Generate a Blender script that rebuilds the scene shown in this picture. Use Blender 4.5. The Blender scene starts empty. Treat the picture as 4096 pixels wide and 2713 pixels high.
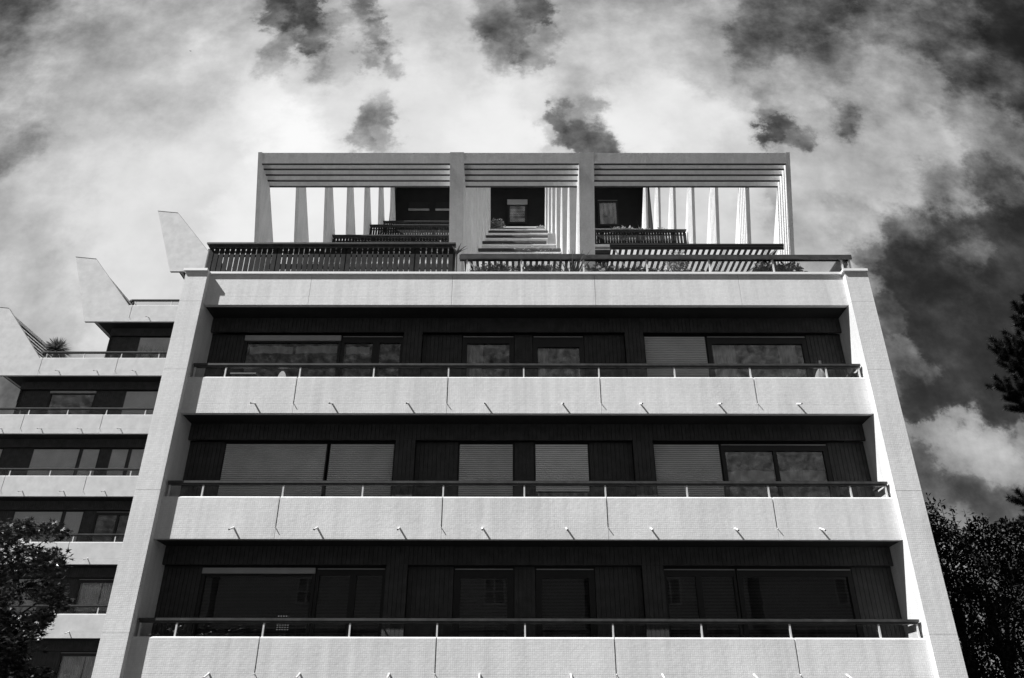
import bpy, math, random
import numpy as np
from mathutils import Vector, Matrix
random.seed(7)
rng = np.random.default_rng(11)
sc = bpy.context.scene
COL = sc.collection

# ------------------------------------------------------------------ camera
cam_d = bpy.data.cameras.new("camera"); cam = bpy.data.objects.new("camera", cam_d); COL.objects.link(cam)
cam_d.sensor_width = 36.0; cam_d.lens = 27.514; cam_d.clip_start = 0.05; cam_d.clip_end = 5000
Fw = Vector((-0.00316496, 0.88346311, 0.46849003)); Rt = Vector((0.99999459, 0.00237591, 0.00227523)); Up = Vector((-0.00089699, -0.4684947, 0.88346585))
cam.matrix_world = Matrix(((Rt.x, Up.x, -Fw.x, 0), (Rt.y, Up.y, -Fw.y, 0), (Rt.z, Up.z, -Fw.z, 0), (0, 0, 0, 1)))
sc.camera = cam
EXPO = 0.58
sc.view_settings.view_transform = 'Standard'; sc.view_settings.look = 'None'
sc.view_settings.exposure = EXPO; sc.view_settings.gamma = 1.0; sc.view_settings.use_curve_mapping = False
try:
    sc.cycles.max_bounces = 8; sc.cycles.transparent_max_bounces = 16; sc.cycles.use_denoising = True
except Exception: pass

# ------------------------------------------------------------------ sun
SUN_TO = Vector((-0.77, -0.382, 1.0)).normalized()
sun_d = bpy.data.lights.new("sun", 'SUN'); sun_d.energy = 5.0; sun_d.angle = math.radians(0.5); sun_d.color = (1, 1, 1)
sun = bpy.data.objects.new("sun", sun_d); COL.objects.link(sun)
sun.rotation_euler = (-SUN_TO).to_track_quat('-Z', 'Y').to_euler()
sun_el = math.asin(SUN_TO.z); sun_az = math.atan2(SUN_TO.x, SUN_TO.y)

# ------------------------------------------------------------------ world: broken cloud, in directions (x/y, z/y)
SKY = "-0.915,1.182,0.42,0.088,0.121;-0.949,1.24,0.3,0.049,0.07;-0.861,1.05,0.6,0.069,0.091;-0.788,1.181,0.62,0.088,0.121;-0.772,1.061,0.76,0.084,0.112;-0.653,1.114,0.72,0.093,0.126;-0.639,0.979,0.74,0.082,0.106;-0.831,0.901,0.46,0.043,0.056;-0.75,0.819,0.74,0.077,0.094;-0.628,0.836,0.89,0.085,0.104;-0.758,0.7,0.74,0.074,0.086;-0.63,0.7,0.89,0.081,0.094;-0.754,0.621,0.72,0.052,0.06;-0.685,0.606,0.7,0.058,0.066;-0.709,0.45,0.45,0.036,0.039;-0.582,0.636,0.87,0.065,0.075;-0.572,1.181,0.68,0.072,0.1;-0.536,1.029,0.78,0.068,0.09;-0.505,0.819,0.87,0.042,0.052;-0.484,0.901,0.86,0.065,0.082;-0.453,0.979,0.93,0.052,0.068;-0.392,0.92,0.99,0.055,0.07;-0.493,1.136,0.78,0.047,0.065;-0.39,1.187,0.25,0.027,0.038;-0.357,1.142,0.33,0.022,0.031;-0.432,1.228,0.43,0.024,0.035;-0.424,1.12,0.5,0.022,0.03;-0.34,1.17,0.53,0.022,0.031;-0.331,1.228,0.72,0.024,0.035;-0.34,1.066,0.52,0.02,0.027;-0.371,1.04,0.84,0.038,0.051;-0.294,1.228,0.48,0.019,0.028;-0.26,1.153,0.43,0.019,0.027;-0.241,1.12,0.58,0.014,0.02;-0.223,1.193,0.78,0.04,0.056;-0.309,1.092,0.75,0.039,0.053;-0.291,0.999,0.88,0.045,0.059;-0.218,1.066,0.5,0.017,0.023;-0.239,0.959,0.51,0.024,0.031;-0.255,0.93,0.5,0.019,0.025;-0.211,0.93,0.6,0.018,0.023;-0.186,1.114,0.84,0.047,0.064;-0.157,0.999,0.9,0.06,0.079;-0.135,1.181,0.72,0.048,0.067;-0.084,1.082,0.82,0.046,0.063;-0.032,1.204,0.48,0.032,0.046;0.032,1.233,0.29,0.027,0.04;0.008,1.17,0.43,0.024,0.034;-0.015,1.114,0.61,0.026,0.037;0.031,1.092,0.55,0.019,0.026;0.055,1.136,0.6,0.019,0.026;-0.052,0.979,0.93,0.067,0.087;0.03,1.009,0.85,0.037,0.05;0.081,0.939,0.41,0.022,0.029;0.112,0.911,0.38,0.023,0.03;0.151,0.887,0.38,0.024,0.031;0.133,0.969,0.6,0.019,0.025;0.106,1.04,0.72,0.038,0.051;0.179,1.114,0.8,0.062,0.085;0.169,1.216,0.66,0.056,0.08;0.232,1.009,0.92,0.067,0.089;0.212,0.93,0.95,0.044,0.057;0.291,1.147,0.72,0.055,0.076;0.345,1.215,0.6,0.04,0.057;0.352,1.071,0.7,0.046,0.062;0.316,0.949,0.88,0.051,0.067;0.43,1.136,0.42,0.031,0.044;0.406,1.071,0.55,0.023,0.031;0.439,1.014,0.55,0.018,0.024;0.439,0.939,0.33,0.019,0.025;0.469,0.901,0.45,0.017,0.022;0.369,0.911,0.8,0.029,0.037;0.524,1.181,0.35,0.048,0.067;0.596,1.227,0.25,0.04,0.058;0.501,1.05,0.6,0.038,0.051;0.513,0.988,0.64,0.03,0.039;0.556,0.944,0.43,0.022,0.029;0.57,1.092,0.5,0.046,0.063;0.666,1.181,0.45,0.047,0.067;0.63,1.05,0.65,0.045,0.061;0.747,1.125,0.37,0.039,0.054;0.699,1.019,0.59,0.037,0.05;0.789,1.05,0.29,0.03,0.041;0.807,1.204,0.34,0.048,0.068;0.91,1.204,0.12,0.056,0.079;0.867,1.029,0.25,0.038,0.051;0.794,0.959,0.5,0.044,0.058;0.687,0.911,0.71,0.043,0.056;0.58,0.882,0.72,0.043,0.055;0.83,0.882,0.49,0.036,0.046;0.497,0.819,0.74,0.042,0.052;0.462,0.7,0.72,0.04,0.048;0.6,0.81,0.71,0.042,0.052;0.539,0.75,0.62,0.034,0.041;0.69,0.81,0.51,0.035,0.043;0.776,0.819,0.31,0.035,0.044;0.619,0.742,0.3,0.027,0.033;0.677,0.733,0.14,0.034,0.041;0.76,0.717,0.13,0.04,0.048;0.557,0.676,0.42,0.02,0.024;0.586,0.66,0.2,0.024,0.028;0.705,0.684,0.34,0.027,0.032;0.659,0.637,0.2,0.026,0.03;0.735,0.607,0.13,0.039,0.044;0.615,0.592,0.16,0.026,0.029;0.551,0.562,0.28,0.016,0.019;0.554,0.52,0.44,0.02,0.022;0.574,0.499,0.38,0.016,0.018;0.613,0.534,0.15,0.025,0.028;0.656,0.506,0.14,0.037,0.041;0.583,0.438,0.16,0.024,0.026;0.654,0.432,0.17,0.024,0.026;0.563,0.478,0.25,0.015,0.016;0.559,0.412,0.2,0.012,0.013;0.58,0.378,0.58,0.02,0.021;0.647,0.387,0.65,0.022,0.024;0.69,0.394,0.5,0.018,0.019;0.594,0.344,0.62,0.023,0.024;0.656,0.338,0.6,0.023,0.024;0.554,0.32,0.4,0.021,0.021;0.6,0.303,0.36,0.02,0.021;0.652,0.286,0.32,0.022,0.023;0.282,0.767,0.84,0.062,0.075;0.179,0.767,0.84,0.041,0.05;-0.268,0.766,0.93,0.062,0.075;-0.371,0.766,0.92,0.062,0.075;-0.44,0.766,0.93,0.041,0.05;-0.029,0.93,0.95,0.044,0.057;0.322,0.819,0.84,0.042,0.052;-0.006,0.668,0.8,0.066,0.077;0.337,0.668,0.8,0.053,0.062;-0.4,1.204,0.25,0.016,0.023;-0.371,1.164,0.25,0.014,0.02;-0.394,1.159,0.6,0.011,0.016;-0.338,1.114,0.5,0.011,0.015;-0.44,1.204,0.45,0.013,0.018;-0.262,1.181,0.3,0.011,0.016;-0.251,1.125,0.35,0.009,0.013;-0.261,1.082,0.6,0.011,0.015;-0.227,1.092,0.5,0.009,0.013;-0.259,0.974,0.5,0.01,0.014;-0.23,0.979,0.75,0.01,0.014;-0.244,0.93,0.45,0.01,0.013;0.02,1.204,0.25,0.013,0.018;0.044,1.181,0.3,0.013,0.018;-0.008,1.147,0.55,0.013,0.018;0.016,1.103,0.45,0.011,0.015;0.054,1.087,0.5,0.011,0.015;0.063,0.964,0.35,0.01,0.014;0.091,0.92,0.3,0.01,0.013;0.103,0.949,0.6,0.01,0.014;0.137,0.896,0.3,0.012,0.015;0.172,0.882,0.45,0.011,0.015;0.443,0.964,0.3,0.009,0.012;0.432,0.989,0.45,0.009,0.012;0.442,0.915,0.3,0.01,0.013;0.546,0.93,0.4,0.01,0.013;0.566,0.954,0.4,0.009,0.012;-0.421,1.071,0.66,0.023,0.032;-0.175,1.05,0.9,0.023,0.031;0.072,0.882,0.8,0.014,0.018;0.044,0.93,0.75,0.012,0.015;"
world = bpy.data.worlds.new("World"); sc.world = world; world.use_nodes = True
wt = world.node_tree; wt.nodes.clear()
def N(t, typ, **kw):
    n = t.nodes.new(typ)
    for k, v in kw.items(): setattr(n, k, v)
    return n
def lk(t, a, b): t.links.new(a, b)
def mth(t, op, a, b=None, c=None, clamp=False):
    n = N(t, 'ShaderNodeMath', operation=op); n.use_clamp = clamp
    for i, x in enumerate((a, b, c)):
        if x is None: continue
        if isinstance(x, (int, float)): n.inputs[i].default_value = x
        else: lk(t, x, n.inputs[i])
    return n.outputs[0]
def vmt(t, op, a, b=None, c=None):
    n = N(t, 'ShaderNodeVectorMath', operation=op)
    for i, x in enumerate((a, b, c)):
        if x is None: continue
        if isinstance(x, (tuple, list)): n.inputs[i].default_value = x
        else: lk(t, x, n.inputs[i])
    return n
def noise(t, vec, scale, detail=6, rough=.55, dist=0.0):
    n = N(t, 'ShaderNodeTexNoise'); lk(t, vec, n.inputs['Vector'])
    n.inputs['Scale'].default_value = scale; n.inputs['Detail'].default_value = detail
    n.inputs['Roughness'].default_value = rough; n.inputs['Distortion'].default_value = dist
    return n
def build_world():
    t = wt
    tc = N(t, 'ShaderNodeTexCoord'); sep = N(t, 'ShaderNodeSeparateXYZ'); lk(t, tc.outputs['Generated'], sep.inputs[0])
    y = mth(t, 'MAXIMUM', sep.outputs[1], .06)
    u = mth(t, 'DIVIDE', sep.outputs[0], y); v = mth(t, 'DIVIDE', sep.outputs[2], y)
    cb = N(t, 'ShaderNodeCombineXYZ'); lk(t, u, cb.inputs[0]); lk(t, v, cb.inputs[1])
    P0 = cb.outputs[0]
    n1 = noise(t, P0, 6.0, 8, .6); w1 = vmt(t, 'SUBTRACT', n1.outputs['Color'], (.5, .5, .5))
    n2 = noise(t, P0, 19.0, 9, .68); w2 = vmt(t, 'SUBTRACT', n2.outputs['Color'], (.5, .5, .5))
    a = vmt(t, 'MULTIPLY_ADD', w1.outputs[0], (.11, .12, 0), P0)
    b = vmt(t, 'MULTIPLY_ADD', w2.outputs[0], (.10, .12, 0), a.outputs[0])
    P = b.outputs[0]
    nb = noise(t, tc.outputs['Generated'], 1.3, 2, .5)
    back = mth(t, 'MULTIPLY_ADD', nb.outputs[0], .95, -.08)
    num = mth(t, 'MULTIPLY', back, .004); den = .004
    for s in SKY.split(';'):
        if not s: continue
        u0, v0, val, ru, rv = map(float, s.split(','))
        q = vmt(t, 'MULTIPLY_ADD', P, (1 / ru, 1 / rv, 0), (-u0 / ru, -v0 / rv, 0))
        d = vmt(t, 'DOT_PRODUCT', q.outputs[0], q.outputs[0])
        w = mth(t, 'POWER', .28, d.outputs['Value'])
        num = mth(t, 'MULTIPLY_ADD', w, val, num); den = mth(t, 'ADD', w, den)
    s = mth(t, 'DIVIDE', num, den)
    n3 = noise(t, P0, 7.5, 12, .62); n4 = noise(t, P0, 3.2, 6, .5)
    det = mth(t, 'SUBTRACT', n3.outputs[0], .5); det2 = mth(t, 'SUBTRACT', n4.outputs[0], .5)
    amp = mth(t, 'MULTIPLY_ADD', mth(t, 'MULTIPLY', s, mth(t, 'POWER', mth(t, 'SUBTRACT', 1.02, s, clamp=True), 1.8)), 7.2, .02)
    s2 = mth(t, 'MULTIPLY_ADD', det, amp, s); s2 = mth(t, 'MULTIPLY_ADD', det2, .10, s2)
    s2 = mth(t, 'MAXIMUM', mth(t, 'MINIMUM', s2, .985), .05)
    lin = mth(t, 'MULTIPLY', mth(t, 'POWER', s2, 2.2), 1.0 / 2 ** EXPO)
    sky = N(t, 'ShaderNodeTexSky', sky_type='NISHITA'); sky.sun_disc = False
    sky.sun_elevation = sun_el; sky.sun_rotation = sun_az
    ss = N(t, 'ShaderNodeSeparateColor'); lk(t, sky.outputs[0], ss.inputs[0])      # red filter: the blue sky goes dark
    nis = mth(t, 'MULTIPLY', mth(t, 'MULTIPLY', ss.outputs[0], .012), mth(t, 'SUBTRACT', 1, s2))
    tot = mth(t, 'ADD', lin, nis)
    bg = N(t, 'ShaderNodeBackground'); lk(t, tot, bg.inputs[0]); bg.inputs[1].default_value = 1.0
    o = N(t, 'ShaderNodeOutputWorld'); lk(t, bg.outputs[0], o.inputs[0])
build_world()

# ------------------------------------------------------------------ materials
def mat(name):
    m = bpy.data.materials.new(name); m.use_nodes = True; t = m.node_tree
    return m, t, t.nodes['Principled BSDF']
def rgb(v): return (v, v, v, 1)
def simple(name, v, rough=.7, var=.0, vs=3.0, metal=0.0, bump=0.0, bs=40.0):
    m, t, p = mat(name)
    p.inputs['Base Color'].default_value = rgb(v); p.inputs['Roughness'].default_value = rough; p.inputs['Metallic'].default_value = metal
    g = N(t, 'ShaderNodeNewGeometry')
    if var:
        n = noise(t, g.outputs['Position'], vs, 5)
        r = N(t, 'ShaderNodeMapRange'); lk(t, n.outputs[0], r.inputs[0])
        r.inputs[1].default_value = .3; r.inputs[2].default_value = .7
        r.inputs[3].default_value = v * (1 - var); r.inputs[4].default_value = v * (1 + var)
        lk(t, r.outputs[0], p.inputs['Base Color'])
    if bump:
        n = noise(t, g.outputs['Position'], bs, 4)
        b = N(t, 'ShaderNodeBump'); b.inputs['Strength'].default_value = bump; b.inputs['Distance'].default_value = .01
        lk(t, n.outputs[0], b.inputs['Height']); lk(t, b.outputs[0], p.inputs['Normal'])
    return m
def mosaic(name, v, pitch=.042, strength=.5):
    """painted mosaic-tile render: small square tiles, uneven plaster under them, faint rain streaks"""
    m, t, p = mat(name); g = N(t, 'ShaderNodeNewGeometry'); P = g.outputs['Position']
    nw = noise(t, P, 6.0, 3); wv = vmt(t, 'SUBTRACT', nw.outputs['Color'], (.5, .5, .5))
    P2 = vmt(t, 'MULTIPLY_ADD', wv.outputs[0], (.012, .012, .012), P).outputs[0]
    sp = N(t, 'ShaderNodeSeparateXYZ'); lk(t, P2, sp.inputs[0])
    an = vmt(t, 'ABSOLUTE', g.outputs['Normal']); sn = N(t, 'ShaderNodeSeparateXYZ'); lk(t, an.outputs[0], sn.inputs[0])
    h = None
    for i in range(3):
        f = mth(t, 'FRACT', mth(t, 'DIVIDE', sp.outputs[i], pitch))
        e = mth(t, 'ABSOLUTE', mth(t, 'SUBTRACT', f, .5))           # .5 at the joint
        j = mth(t, 'MULTIPLY', mth(t, 'SUBTRACT', e, .36), 7.0, clamp=True)
        j = mth(t, 'MULTIPLY', j, mth(t, 'SUBTRACT', 1.0, sn.outputs[i], clamp=True))
        h = j if h is None else mth(t, 'MAXIMUM', h, j)
    wn = N(t, 'ShaderNodeTexWhiteNoise'); sn2 = vmt(t, 'SNAP', P2, (pitch, pitch, pitch)); lk(t, sn2.outputs[0], wn.inputs[0])
    n1 = noise(t, P, 9.0, 5, .6); n2 = noise(t, P, 60.0, 2)
    hh = mth(t, 'MULTIPLY_ADD', n1.outputs[0], 3.2, mth(t, 'MULTIPLY', h, -1.0))
    hh = mth(t, 'MULTIPLY_ADD', n2.outputs[0], .5, hh); hh = mth(t, 'MULTIPLY_ADD', wn.outputs['Value'], .55, hh)
    b = N(t, 'ShaderNodeBump'); b.inputs['Strength'].default_value = strength; b.inputs['Distance'].default_value = .008
    lk(t, hh, b.inputs['Height']); lk(t, b.outputs[0], p.inputs['Normal'])
    st = vmt(t, 'MULTIPLY', P, (5.0, 5.0, .35)); ns = noise(t, st.outputs[0], 1.0, 5, .6)
    nl = noise(t, P, .8, 4)
    c = mth(t, 'MULTIPLY_ADD', mth(t, 'SUBTRACT', ns.outputs[0], .5), .34, v)
    c = mth(t, 'MULTIPLY_ADD', mth(t, 'SUBTRACT', nl.outputs[0], .5), .22, c)
    c = mth(t, 'MULTIPLY_ADD', h, -.06, c); c = mth(t, 'MULTIPLY_ADD', wn.outputs['Value'], .05, c, clamp=True)
    lk(t, c, p.inputs['Base Color']); p.inputs['Roughness'].default_value = .85
    return m
def glassm(name, refl=1.0, tint=.9, wob=.0):
    m = bpy.data.materials.new(name); m.use_nodes = True; t = m.node_tree; t.nodes.clear()
    o = N(t, 'ShaderNodeOutputMaterial'); mx = N(t, 'ShaderNodeMixShader')
    tr = N(t, 'ShaderNodeBsdfTransparent'); tr.inputs[0].default_value = rgb(tint)
    gl = N(t, 'ShaderNodeBsdfGlossy'); gl.inputs['Roughness'].default_value = .01; gl.inputs[0].default_value = rgb(1)
    fr = N(t, 'ShaderNodeFresnel'); fr.inputs[0].default_value = 1.5
    f = mth(t, 'MULTIPLY', fr.outputs[0], refl, clamp=True)
    if wob:
        g = N(t, 'ShaderNodeNewGeometry'); n = noise(t, g.outputs['Position'], 1.6, 2)
        b = N(t, 'ShaderNodeBump'); b.inputs['Strength'].default_value = wob; b.inputs['Distance'].default_value = .05
        lk(t, n.outputs[0], b.inputs['Height']); lk(t, b.outputs[0], gl.inputs['Normal'])
    lk(t, f, mx.inputs[0]); lk(t, tr.outputs[0], mx.inputs[1]); lk(t, gl.outputs[0], mx.inputs[2]); lk(t, mx.outputs[0], o.inputs[0])
    return m
def awning_mat():
    m = bpy.data.materials.new('awning_canvas'); m.use_nodes = True; t = m.node_tree; t.nodes.clear()
    o = N(t, 'ShaderNodeOutputMaterial'); g = N(t, 'ShaderNodeNewGeometry'); sp = N(t, 'ShaderNodeSeparateXYZ'); lk(t, g.outputs['Position'], sp.inputs[0])
    f = mth(t, 'FRACT', mth(t, 'DIVIDE', sp.outputs[0], .168)); a = mth(t, 'LESS_THAN', f, .5)
    f2 = mth(t, 'FRACT', mth(t, 'DIVIDE', sp.outputs[0], .168 * 7)); thin = mth(t, 'LESS_THAN', f2, 1 / 7)
    f3 = mth(t, 'GREATER_THAN', mth(t, 'ABSOLUTE', mth(t, 'SUBTRACT', mth(t, 'ABSOLUTE', mth(t, 'SUBTRACT', f, .25)), .10)), .035)
    a2 = mth(t, 'MULTIPLY', a, f3); fac = mth(t, 'ADD', mth(t, 'MULTIPLY', a, mth(t, 'SUBTRACT', 1, thin)), mth(t, 'MULTIPLY', a2, thin))
    c = mth(t, 'MULTIPLY_ADD', fac, .66, .02)
    d = N(t, 'ShaderNodeBsdfDiffuse'); r = N(t, 'ShaderNodeBsdfTranslucent'); mx = N(t, 'ShaderNodeMixShader'); mx.inputs[0].default_value = .42
    lk(t, c, d.inputs[0]); lk(t, c, r.inputs[0]); lk(t, d.outputs[0], mx.inputs[1]); lk(t, r.outputs[0], mx.inputs[2]); lk(t, mx.outputs[0], o.inputs[0])
    return m
def leafm(name, v, trans=.3, rough=.35, spec=.5):
    m = bpy.data.materials.new(name); m.use_nodes = True; t = m.node_tree; t.nodes.clear()
    o = N(t, 'ShaderNodeOutputMaterial'); g = N(t, 'ShaderNodeNewGeometry'); n = noise(t, g.outputs['Position'], 4.0, 4)
    c = mth(t, 'MULTIPLY', mth(t, 'MULTIPLY_ADD', n.outputs[0], 1.4, .3), v)
    p = N(t, 'ShaderNodeBsdfPrincipled'); lk(t, c, p.inputs['Base Color']); p.inputs['Roughness'].default_value = rough; p.inputs['Specular IOR Level'].default_value = spec
    r = N(t, 'ShaderNodeBsdfTranslucent'); lk(t, c, r.inputs[0]); mx = N(t, 'ShaderNodeMixShader'); mx.inputs[0].default_value = trans
    lk(t, p.outputs[0], mx.inputs[1]); lk(t, r.outputs[0], mx.inputs[2]); lk(t, mx.outputs[0], o.inputs[0])
    return m
def dull(m, s=.15):
    m.node_tree.nodes['Principled BSDF'].inputs['Specular IOR Level'].default_value = s; return m
M = dict(
    white=mosaic('white_mosaic_render', .69, .042, .22), concrete=mosaic('pergola_mosaic_render', .80, .042, .8),
    smooth=simple('white_painted_render', .60, .8, .10, 3, bump=.25, bs=25), coping=simple('white_metal_coping', .85, .45, .04),
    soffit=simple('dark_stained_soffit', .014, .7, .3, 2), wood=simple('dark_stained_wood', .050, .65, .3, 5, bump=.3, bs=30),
    woodfence=dull(simple('brown_stained_fence_wood', .026, .8, .35, 5, bump=.3, bs=30)), rail=simple('dark_handrail_wood', .05, .42, .35, 6),
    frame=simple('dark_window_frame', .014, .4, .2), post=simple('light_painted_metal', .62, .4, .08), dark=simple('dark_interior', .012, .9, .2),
    shutter=simple('grey_roller_shutter', .70, .55, .10, 2), shutter_pale=simple('pale_roller_shutter', .95, .5, .06), case=simple('pale_shutter_case', .45, .5, .08),
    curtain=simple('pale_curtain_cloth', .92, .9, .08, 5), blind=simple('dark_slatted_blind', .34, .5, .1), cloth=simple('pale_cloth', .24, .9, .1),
    darkcloth=simple('dark_cloth', .05, .9, .3), pipe=simple('white_drain_pipe', .8, .5, .05), floor=simple('terrace_floor', .42, .8, .15),
    glass=glassm('window_glass', 2.3, .85, .012), rglass=glassm('balcony_glass', .8, .90), canvas=awning_mat(), edge_dark=simple('dark_bottom_edge', .03, .9, .4, 9), canvas_bar=simple('black_awning_housing', .02, .4),
    leaf=leafm('broad_leaf', .028, .10, .33), leafdk=leafm('dark_leaf', .013, .05, .6, .12), needle=leafm('pine_needle', .016, .1, .5, .2), bark=simple('tree_bark', .06, .9, .4, 10, bump=.6),
    herb=leafm('terrace_plant_leaf', .34, .3, .4), herbdk=leafm('dark_plant_leaf', .13, .25, .35), flower=simple('white_petal', .85, .7), pot=simple('clay_pot', .2, .8, .2),
    bird=simple('dark_plumage', .02, .7), lawn=simple('lawn_earth', .05, .95, .4, 1.0, bump=.5), asphalt=simple('asphalt', .05, .9, .2, 3, bump=.4),
    pave=simple('pavement_slab', .18, .9, .15, 2), brick=simple('house_brick', .16, .85, .3, 8), tile=simple('roof_tile', .08, .8, .3, 6), trim=simple('white_house_trim', .28, .6))

# ------------------------------------------------------------------ mesh helpers
class MB:
    def __init__(s): s.v = []; s.f = []
    def poly(s, pts):
        b = len(s.v); s.v += [tuple(p) for p in pts]; s.f.append(tuple(range(b, b + len(pts)))); return s
    def box(s, x0, x1, y0, y1, z0, z1):
        b = len(s.v)
        s.v += [(x0, y0, z0), (x1, y0, z0), (x1, y1, z0), (x0, y1, z0), (x0, y0, z1), (x1, y0, z1), (x1, y1, z1), (x0, y1, z1)]
        s.f += [tuple(b + i for i in q) for q in ((0, 3, 2, 1), (4, 5, 6, 7), (0, 1, 5, 4), (1, 2, 6, 5), (2, 3, 7, 6), (3, 0, 4, 7))]
        return s
    def prism(s, prof, a, b_, fn):
        """prof: closed list of 2-D points; fn(t, p, q) -> xyz; from t=a to t=b_"""
        n = len(prof); b = len(s.v)
        s.v += [fn(a, *p) for p in prof] + [fn(b_, *p) for p in prof]
        s.f.append(tuple(range(b, b + n))[::-1]); s.f.append(tuple(range(b + n, b + 2 * n)))
        for i in range(n): s.f.append((b + i, b + (i + 1) % n, b + n + (i + 1) % n, b + n + i))
        return s
    def tube(s, pts, rad, seg=8, caps=True):
        pts = [Vector(p) for p in pts]; rad = rad if isinstance(rad, (list, tuple)) else [rad] * len(pts)
        b = len(s.v)
        for i, p in enumerate(pts):
            d = (pts[min(i + 1, len(pts) - 1)] - pts[max(i - 1, 0)]).normalized()
            a = d.orthogonal().normalized(); c = d.cross(a)
            for k in range(seg):
                th = 2 * math.pi * k / seg; q = p + (a * math.cos(th) + c * math.sin(th)) * rad[i]; s.v.append(tuple(q))
        for i in range(len(pts) - 1):
            for k in range(seg):
                k2 = (k + 1) % seg; s.f.append((b + i * seg + k, b + i * seg + k2, b + (i + 1) * seg + k2, b + (i + 1) * seg + k))
        if caps:
            s.f.append(tuple(b + k for k in range(seg))[::-1]); s.f.append(tuple(b + (len(pts) - 1) * seg + k for k in range(seg)))
        return s
    def build(s, name, m, parent=None, smooth=False, loc=None):
        me = bpy.data.meshes.new(name)
        v = s.v
        if loc is not None: v = [(p[0] - loc[0], p[1] - loc[1], p[2] - loc[2]) for p in v]
        me.from_pydata(v, [], s.f); me.update()
        if smooth: me.polygons.foreach_set('use_smooth', [True] * len(me.polygons))
        me.materials.append(M[m] if isinstance(m, str) else m)
        o = bpy.data.objects.new(name, me); COL.objects.link(o)
        if loc is not None: o.location = loc
        if parent is not None: o.parent = parent
        return o
def arr_mesh(name, V, F, m, parent=None):
    """V (n,3) array, F (k,c) array of equal-sized faces"""
    me = bpy.data.meshes.new(name); n, k, c = len(V), len(F), F.shape[1]
    me.vertices.add(n); me.vertices.foreach_set('co', V.astype(np.float32).ravel())
    me.loops.add(k * c); me.loops.foreach_set('vertex_index', F.astype(np.int32).ravel())
    me.polygons.add(k); me.polygons.foreach_set('loop_start', np.arange(0, k * c, c, dtype=np.int32)); me.polygons.foreach_set('loop_total', np.full(k, c, dtype=np.int32))
    me.update(calc_edges=True); me.validate(); me.materials.append(M[m])
    o = bpy.data.objects.new(name, me); COL.objects.link(o)
    if parent is not None: o.parent = parent
    return o
def thing(name, label, cat, group=None):
    o = bpy.data.objects.new(name, None); COL.objects.link(o); o.empty_display_size = .3
    o['label'] = label; o['category'] = cat
    if group: o['group'] = group
    return o
def tag(o, label, cat, group=None):
    o['label'] = label; o['category'] = cat
    if group: o['group'] = group
    return o
def struct(o): o['kind'] = 'structure'; return o

# ------------------------------------------------------------------ the front apartment block
RISE, RUN = 2.9, 3.57
D0, YF, YW, YB = 16.774, 16.60, 17.44, 17.60       # parapet face, fin face, cladding, window plane
XLi, XLo, XRi, XRo = -7.72, -8.27, 8.29, 8.855
GZ = -1.65
JO = [-5.14, -1.57, 2.02, 5.65]; SP = [-6.04, -4.24, -2.47, -.68, 1.12, 2.93, 4.74, 6.57]
PX = [-6.89, -5.11, -3.35, -1.57, .22, 2.01, 3.81, 5.61, 7.42]
block = thing('apartment_block', 'white tiled apartment block with wide balconies, dark wood walls and louvred roof terraces', 'building')
wing = thing('apartment_wing', 'set-back lower-left wing of white stepped balconies ending in slanted shark-fin end walls', 'building')

def tall_fin(x0, x1):
    mb = MB(); z = 10.72
    for zj in (9.86, 8.0, 5.08, 2.13, GZ):
        mb.box(x0, x1, YF, 21.0, zj + (.003 if zj > GZ else 0), z); z = zj - .003 if zj > GZ else z
    mb.box(x0 + .01, x1 - .01, YF + .01, 20.99, GZ, 10.7)
    return mb
for x0, x1, lab in ((XLo, XLi, None), (XRi, XRo, None)):
    f = tall_fin(x0, x1).build('side_wall', 'white', block)
    MB().box(x0 - .05, x1 + .0, YF - .06, 21.0, 10.722, 10.788).build('coping', 'coping', f)

def parapet(parent, x0, x1, y, zb, zt, joints, spouts, m='white', chamfer=True, gap=.014, ticks=True):
    mb = MB(); cut = [x0] + [j for j in sorted(joints) if x0 < j < x1] + [x1]; hb = zb + .235
    for a, b in zip(cut[:-1], cut[1:]):
        a2 = a + (gap if a != x0 else 0); b2 = b - (gap if b != x1 else 0)
        c = .028 if chamfer else .001
        mb.prism([(y, hb), (y + .075, hb), (y + .075, zt), (y + c, zt), (y, zt - c)], a2, b2, lambda t, p, q: (t, p, q))
        mb.box(a + (.003 if a != x0 else 0), b - (.003 if b != x1 else 0), y, y + .075, zb, hb - .002)
    mb.box(x0, x1, y + .077, y + .12, zb + .001, zt - .003)
    p = mb.build('parapet', m, parent)
    for s in spouts:
        if x0 < s < x1:
            q = MB(); q.tube([(s, y + .01, zb + .245), (s, y - .26, zb + .135)], .019, 10, caps=False)
            q.tube([(s, y + .01, zb + .245), (s, y - .26, zb + .135)], .013, 10, caps=False)
            o = q.build('drain_spout', 'pipe', p, smooth=True)
    if ticks:
        for j in joints:
            if x0 < j < x1:
                MB().tube([(j, y + .005, hb + .01), (j, y - .055, hb - .01)], .009, 6).build('joint_drip', 'pipe', p)
    return p

def glass_rail(parent, x0, x1, y, zt0, ztop, posts, h=.09, depth=.11, m='rail', ends=True, name='balcony_railing', pw=.016):
    mb = MB().box(x0, x1, y, y + depth, ztop - h * .55, ztop); mb.box(x0 + .01, x1 - .01, y + .02, y + depth - .02, ztop - h, ztop - h * .55 + .001)
    r = mb.build(name, m, parent)
    ps = sorted([p for p in posts if x0 < p < x1])
    for p in ps: MB().box(p - pw, p + pw, y + .03, y + .065, zt0, ztop - h).build('post', 'post', r)
    ed = [x0 + .02] + ps + [x1 - .02]
    for a, b in zip(ed[:-1], ed[1:]):
        if b - a > .1: MB().box(a + .02, b - .02, y + .07, y + .078, zt0 + .01, ztop - h - .01).build('glass_pane', 'rglass', r)
    return r

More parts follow.
